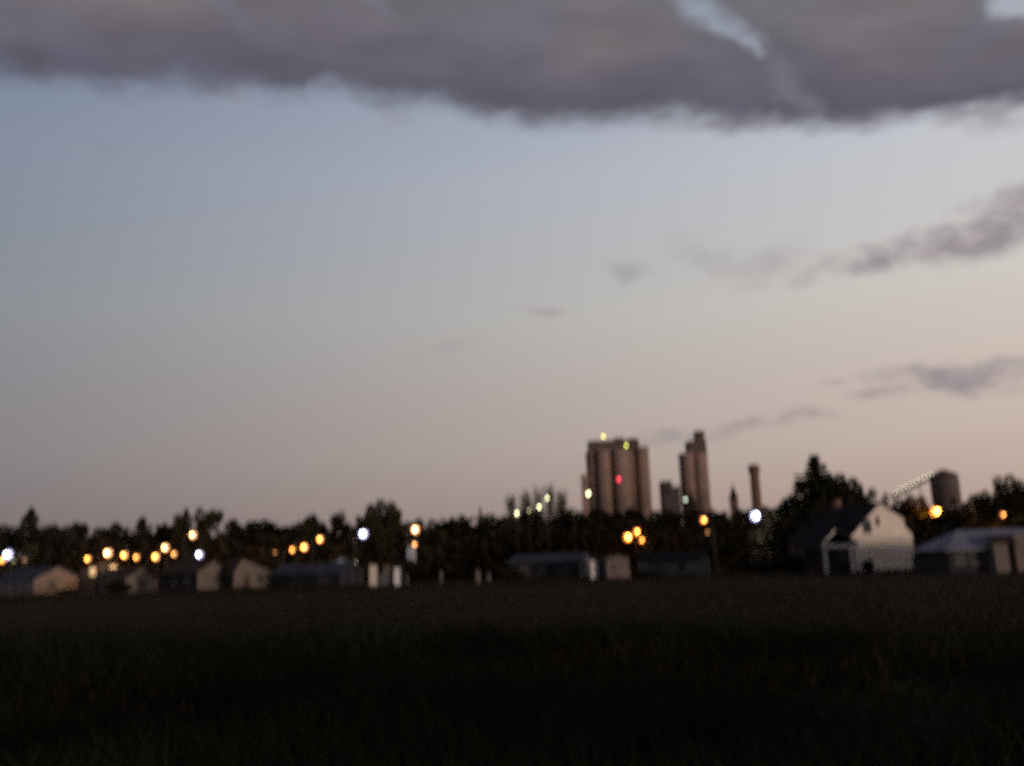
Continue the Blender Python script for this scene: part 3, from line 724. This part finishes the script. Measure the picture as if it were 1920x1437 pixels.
# houses of the middle
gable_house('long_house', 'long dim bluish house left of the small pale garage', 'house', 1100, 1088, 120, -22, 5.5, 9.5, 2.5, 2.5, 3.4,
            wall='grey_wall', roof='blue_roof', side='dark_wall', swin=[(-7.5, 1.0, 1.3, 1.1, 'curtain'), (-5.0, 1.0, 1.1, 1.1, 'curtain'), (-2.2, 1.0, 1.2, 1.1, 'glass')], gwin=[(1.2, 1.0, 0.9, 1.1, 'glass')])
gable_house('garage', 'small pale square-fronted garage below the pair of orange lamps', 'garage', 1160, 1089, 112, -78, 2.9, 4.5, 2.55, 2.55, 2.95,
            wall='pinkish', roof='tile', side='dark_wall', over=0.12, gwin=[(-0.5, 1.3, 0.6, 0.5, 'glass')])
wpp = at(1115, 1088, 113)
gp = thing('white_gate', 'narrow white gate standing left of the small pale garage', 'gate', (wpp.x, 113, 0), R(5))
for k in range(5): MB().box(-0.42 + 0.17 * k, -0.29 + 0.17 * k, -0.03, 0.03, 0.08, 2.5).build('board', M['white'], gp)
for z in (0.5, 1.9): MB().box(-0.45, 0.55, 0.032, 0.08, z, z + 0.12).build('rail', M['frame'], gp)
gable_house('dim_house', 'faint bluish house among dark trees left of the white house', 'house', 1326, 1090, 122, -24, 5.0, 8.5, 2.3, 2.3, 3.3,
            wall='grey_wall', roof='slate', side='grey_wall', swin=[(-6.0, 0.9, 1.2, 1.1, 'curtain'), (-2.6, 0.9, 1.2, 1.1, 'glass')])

# bushes at the foot of the houses
def bush(px, py, D, wpx, label):
    top = at(px, py, D); wd = wpx / FPX * D
    o = thing('bush', label, 'bush', (top.x, D, -0.25 * top.z), random.uniform(0, 6.28), 'bushes by the houses'); o.scale = (wd, wd, top.z * 1.25)
    crown, trunk = KIND['dome'][int(px) % 3]
    link('stem', trunk, o); link('foliage', crown, o)
for a in [(776, 1048, 130, 70, 'dark bush hiding the foot of the narrow white tank'), (130, 1104, 138, 46, 'low dark bush at the right corner of the edge bungalow'),
          (222, 1090, 132, 60, 'dark bush between the bluish shed and the dim buff gable'), (518, 1092, 122, 40, 'low dark bush right of the twin pale gables'),
          (1626, 1048, 105, 26, 'dark bush between the porch and the white gable wall'), (1482, 1040, 114, 90, 'large dark bush left of the white house'),
          (1718, 1036, 103, 18, 'dark bush in the gap between white house and bungalow'), (1212, 1068, 114, 60, 'dark bush right of the small pale garage'),
          (950, 1066, 118, 80, 'wide dark bush left of the long dim house'), (1420, 1052, 124, 90, 'dark bush below the large white floodlight')]: bush(*a)

# ------------------------------------------------------------------ lamps
SODIUM, WARM, COOL = (1.0, 0.36, 0.05), (1.0, 0.50, 0.18), (0.80, 0.86, 1.0)
WHITISH, YELLOW, RED = (1.0, 0.98, 0.52), (1.0, 0.86, 0.16), (1.0, 0.02, 0.07)
gm = {}
def glow_mat(c, s):
    k = (c, round(s, 2))
    if k not in gm: gm[k] = glow('lamp_glow', c, s)
    return gm[k]
def bulb_mesh(r, m):
    return MB().lathe([(r * 0.05, -r), (r * 0.6, -r * 0.85), (r, -r * 0.1), (r * 0.75, r * 0.6), (r * 0.2, r * 0.85)], 14).mesh('bulb', m, True)
def street_lamp(px, py, D, color, strength, rpx, watts, label, group=None, name='street_lamp', cat='street lamp'):
    p = at(px, py, D); h = p.z; r = 0.74 * rpx / FPX * D
    side = 1 if px < 900 else -1
    o = thing(name, label, cat, (p.x - side * 1.2, D, 0), 0.0, group)
    MB().tube([(0, 0, 0), (0, 0, 1.2), (0, 0, h * 0.93), (side * 0.3, 0, h + 0.25), (side * 0.75, 0, h + r + 0.16)], [0.10, 0.09, 0.06, 0.05, 0.045], 8).build('pole', M['pole'], o)
    MB().box(min(side * 0.7, side * 1.75), max(side * 0.7, side * 1.75), -0.18, 0.18, h + r * 0.9 + 0.02, h + r * 0.9 + 0.22).build('lamp_head', M['pole'], o)
    link('bulb', bulb_mesh(r * 0.72, glow_mat(color, strength * 1.9)), o, (side * 1.2, -0.05, h))
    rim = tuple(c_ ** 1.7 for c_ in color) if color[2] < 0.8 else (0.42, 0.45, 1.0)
    halo_ = MB().lathe([(r * 0.2, 0.0), (r * 1.0, 0.05), (r * 1.5, 0.22), (r * 1.55, 0.24), (r * 1.0, 0.30), (r * 0.2, 0.32)], 16).build('halo_disc', glow_mat(rim, min(1.1, strength * 0.14)), o, True, (side * 1.2, r + 0.04, h))  # added glowing disc behind the bulb, imitates the coloured halo around the lamp
    halo_.rotation_euler = (R(90), 0, 0); halo_.location.y = r + 0.36
    if watts:
        ld = bpy.data.lights.new('lamp_light', 'POINT'); ld.energy = watts * 1.6; ld.color = color; ld.shadow_soft_size = max(0.3, r * 0.8)
        lo = bpy.data.objects.new('lamp_light', ld); col.objects.link(lo); lo.parent = o; lo.location = (side * 1.2, 0.9 + r, h - 0.2)
    return o
SL = 'lit street lamps'
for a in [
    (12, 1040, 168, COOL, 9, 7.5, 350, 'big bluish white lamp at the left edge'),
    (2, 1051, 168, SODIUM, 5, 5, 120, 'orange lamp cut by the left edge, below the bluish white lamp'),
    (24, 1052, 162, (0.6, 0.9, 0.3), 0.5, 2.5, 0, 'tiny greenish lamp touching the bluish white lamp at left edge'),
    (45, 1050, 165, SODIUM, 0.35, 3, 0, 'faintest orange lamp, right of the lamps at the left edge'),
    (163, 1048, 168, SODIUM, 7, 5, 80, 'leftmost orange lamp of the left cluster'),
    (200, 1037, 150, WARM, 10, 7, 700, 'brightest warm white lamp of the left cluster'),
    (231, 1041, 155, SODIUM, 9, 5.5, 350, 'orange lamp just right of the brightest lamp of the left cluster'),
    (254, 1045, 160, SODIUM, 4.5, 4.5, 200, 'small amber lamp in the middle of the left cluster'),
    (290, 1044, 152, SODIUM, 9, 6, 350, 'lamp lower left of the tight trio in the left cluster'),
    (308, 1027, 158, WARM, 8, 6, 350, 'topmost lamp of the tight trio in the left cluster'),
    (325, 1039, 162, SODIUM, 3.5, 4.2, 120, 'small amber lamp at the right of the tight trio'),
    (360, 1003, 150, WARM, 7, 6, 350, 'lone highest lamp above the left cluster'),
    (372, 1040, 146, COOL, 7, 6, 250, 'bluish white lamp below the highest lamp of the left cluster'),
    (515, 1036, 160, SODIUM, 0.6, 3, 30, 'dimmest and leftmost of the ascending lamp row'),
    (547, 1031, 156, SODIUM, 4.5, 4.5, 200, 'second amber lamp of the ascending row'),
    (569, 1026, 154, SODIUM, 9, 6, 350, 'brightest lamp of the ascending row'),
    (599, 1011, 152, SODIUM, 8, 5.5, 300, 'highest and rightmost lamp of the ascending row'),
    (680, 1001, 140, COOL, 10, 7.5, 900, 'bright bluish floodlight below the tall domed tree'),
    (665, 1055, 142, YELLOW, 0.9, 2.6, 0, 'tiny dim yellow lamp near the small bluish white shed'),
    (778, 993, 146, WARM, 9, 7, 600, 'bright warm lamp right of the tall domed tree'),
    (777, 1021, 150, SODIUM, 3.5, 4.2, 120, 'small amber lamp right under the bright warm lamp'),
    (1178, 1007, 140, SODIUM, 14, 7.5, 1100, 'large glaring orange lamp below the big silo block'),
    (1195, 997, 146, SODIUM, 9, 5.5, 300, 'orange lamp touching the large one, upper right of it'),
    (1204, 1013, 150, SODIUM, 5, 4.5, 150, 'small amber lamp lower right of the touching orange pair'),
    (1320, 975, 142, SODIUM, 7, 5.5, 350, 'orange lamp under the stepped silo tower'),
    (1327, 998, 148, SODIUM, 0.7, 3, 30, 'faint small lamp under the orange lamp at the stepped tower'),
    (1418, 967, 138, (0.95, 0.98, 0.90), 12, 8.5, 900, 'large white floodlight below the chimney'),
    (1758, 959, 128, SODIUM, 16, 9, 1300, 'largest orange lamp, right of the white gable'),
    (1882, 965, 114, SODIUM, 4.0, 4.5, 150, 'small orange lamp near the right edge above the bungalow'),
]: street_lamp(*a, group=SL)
def yard_light(px, py, D, color, strength, rpx, label, mast=True, group='lights of the silo site', name='yard_light', back=0.5):
    p = at(px, py, D); r = 0.75 * rpx / FPX * D
    o = thing(name, label, 'light', (p.x, D, 0 if mast else p.z), 0.0, group)
    z = p.z if mast else 0.0
    if mast: MB().tube([(0, 0.3, 0), (0, 0.3, p.z + r)], [0.10, 0.05], 8).build('mast', M['pole'], o)
    else: MB().box(-0.12, 0.12, r * 0.8, r * 0.8 + back, -0.12, 0.12).build('bracket', M['steel'], o)
    MB().box(-r * 0.8, r * 0.8, r * 0.3, r * 0.8 - 0.003, z - r * 0.8, z + r * 0.8).build('housing', M['steel'], o)
    link('bulb', bulb_mesh(r, glow_mat(color, strength)), o, (0, -r * 0.75, z))
    return o
yard_light(969, 963, 158, WHITISH, 6.0, 3.6, 'lowest and leftmost pale light among the bare trees')
yard_light(992, 957, 158, WHITISH, 1.6, 2.6, 'faint pale light between two brighter ones among the bare trees')
yard_light(1011, 951, 158, WHITISH, 6.0, 3.6, 'middle pale light among the bare trees')
yard_light(1026, 934, 158, WHITISH, 5.0, 3.2, 'highest pale light among the bare trees')
yard_light(1076, 960, 158, WHITISH, 0.4, 2.4, 'faintest pale light left of the silo block foot')
yard_light(1103, 926, 392, WHITISH, 7.0, 4.2, 'white light at the lower left corner of the big silo block')
yard_light(1285, 937, 398, (0.8, 1.0, 0.75), 2.4, 3.6, 'pale greenish light at the foot of the stepped tower')
yard_light(1131, 819, 416, YELLOW, 4.2, 3.4, 'yellow light on the left of the big silo roof', False, name='roof_light', back=3.0)
yard_light(1174, 836, 405, (0.9, 0.95, 0.15), 3.8, 3.3, 'yellow green light on the right of the big silo top', False, name='roof_light', back=8.0)
yard_light(1160, 899, 405, RED, 5.0, 3.8, 'red light halfway up the front of the big silo block', False, name='warning_light', back=3.5)
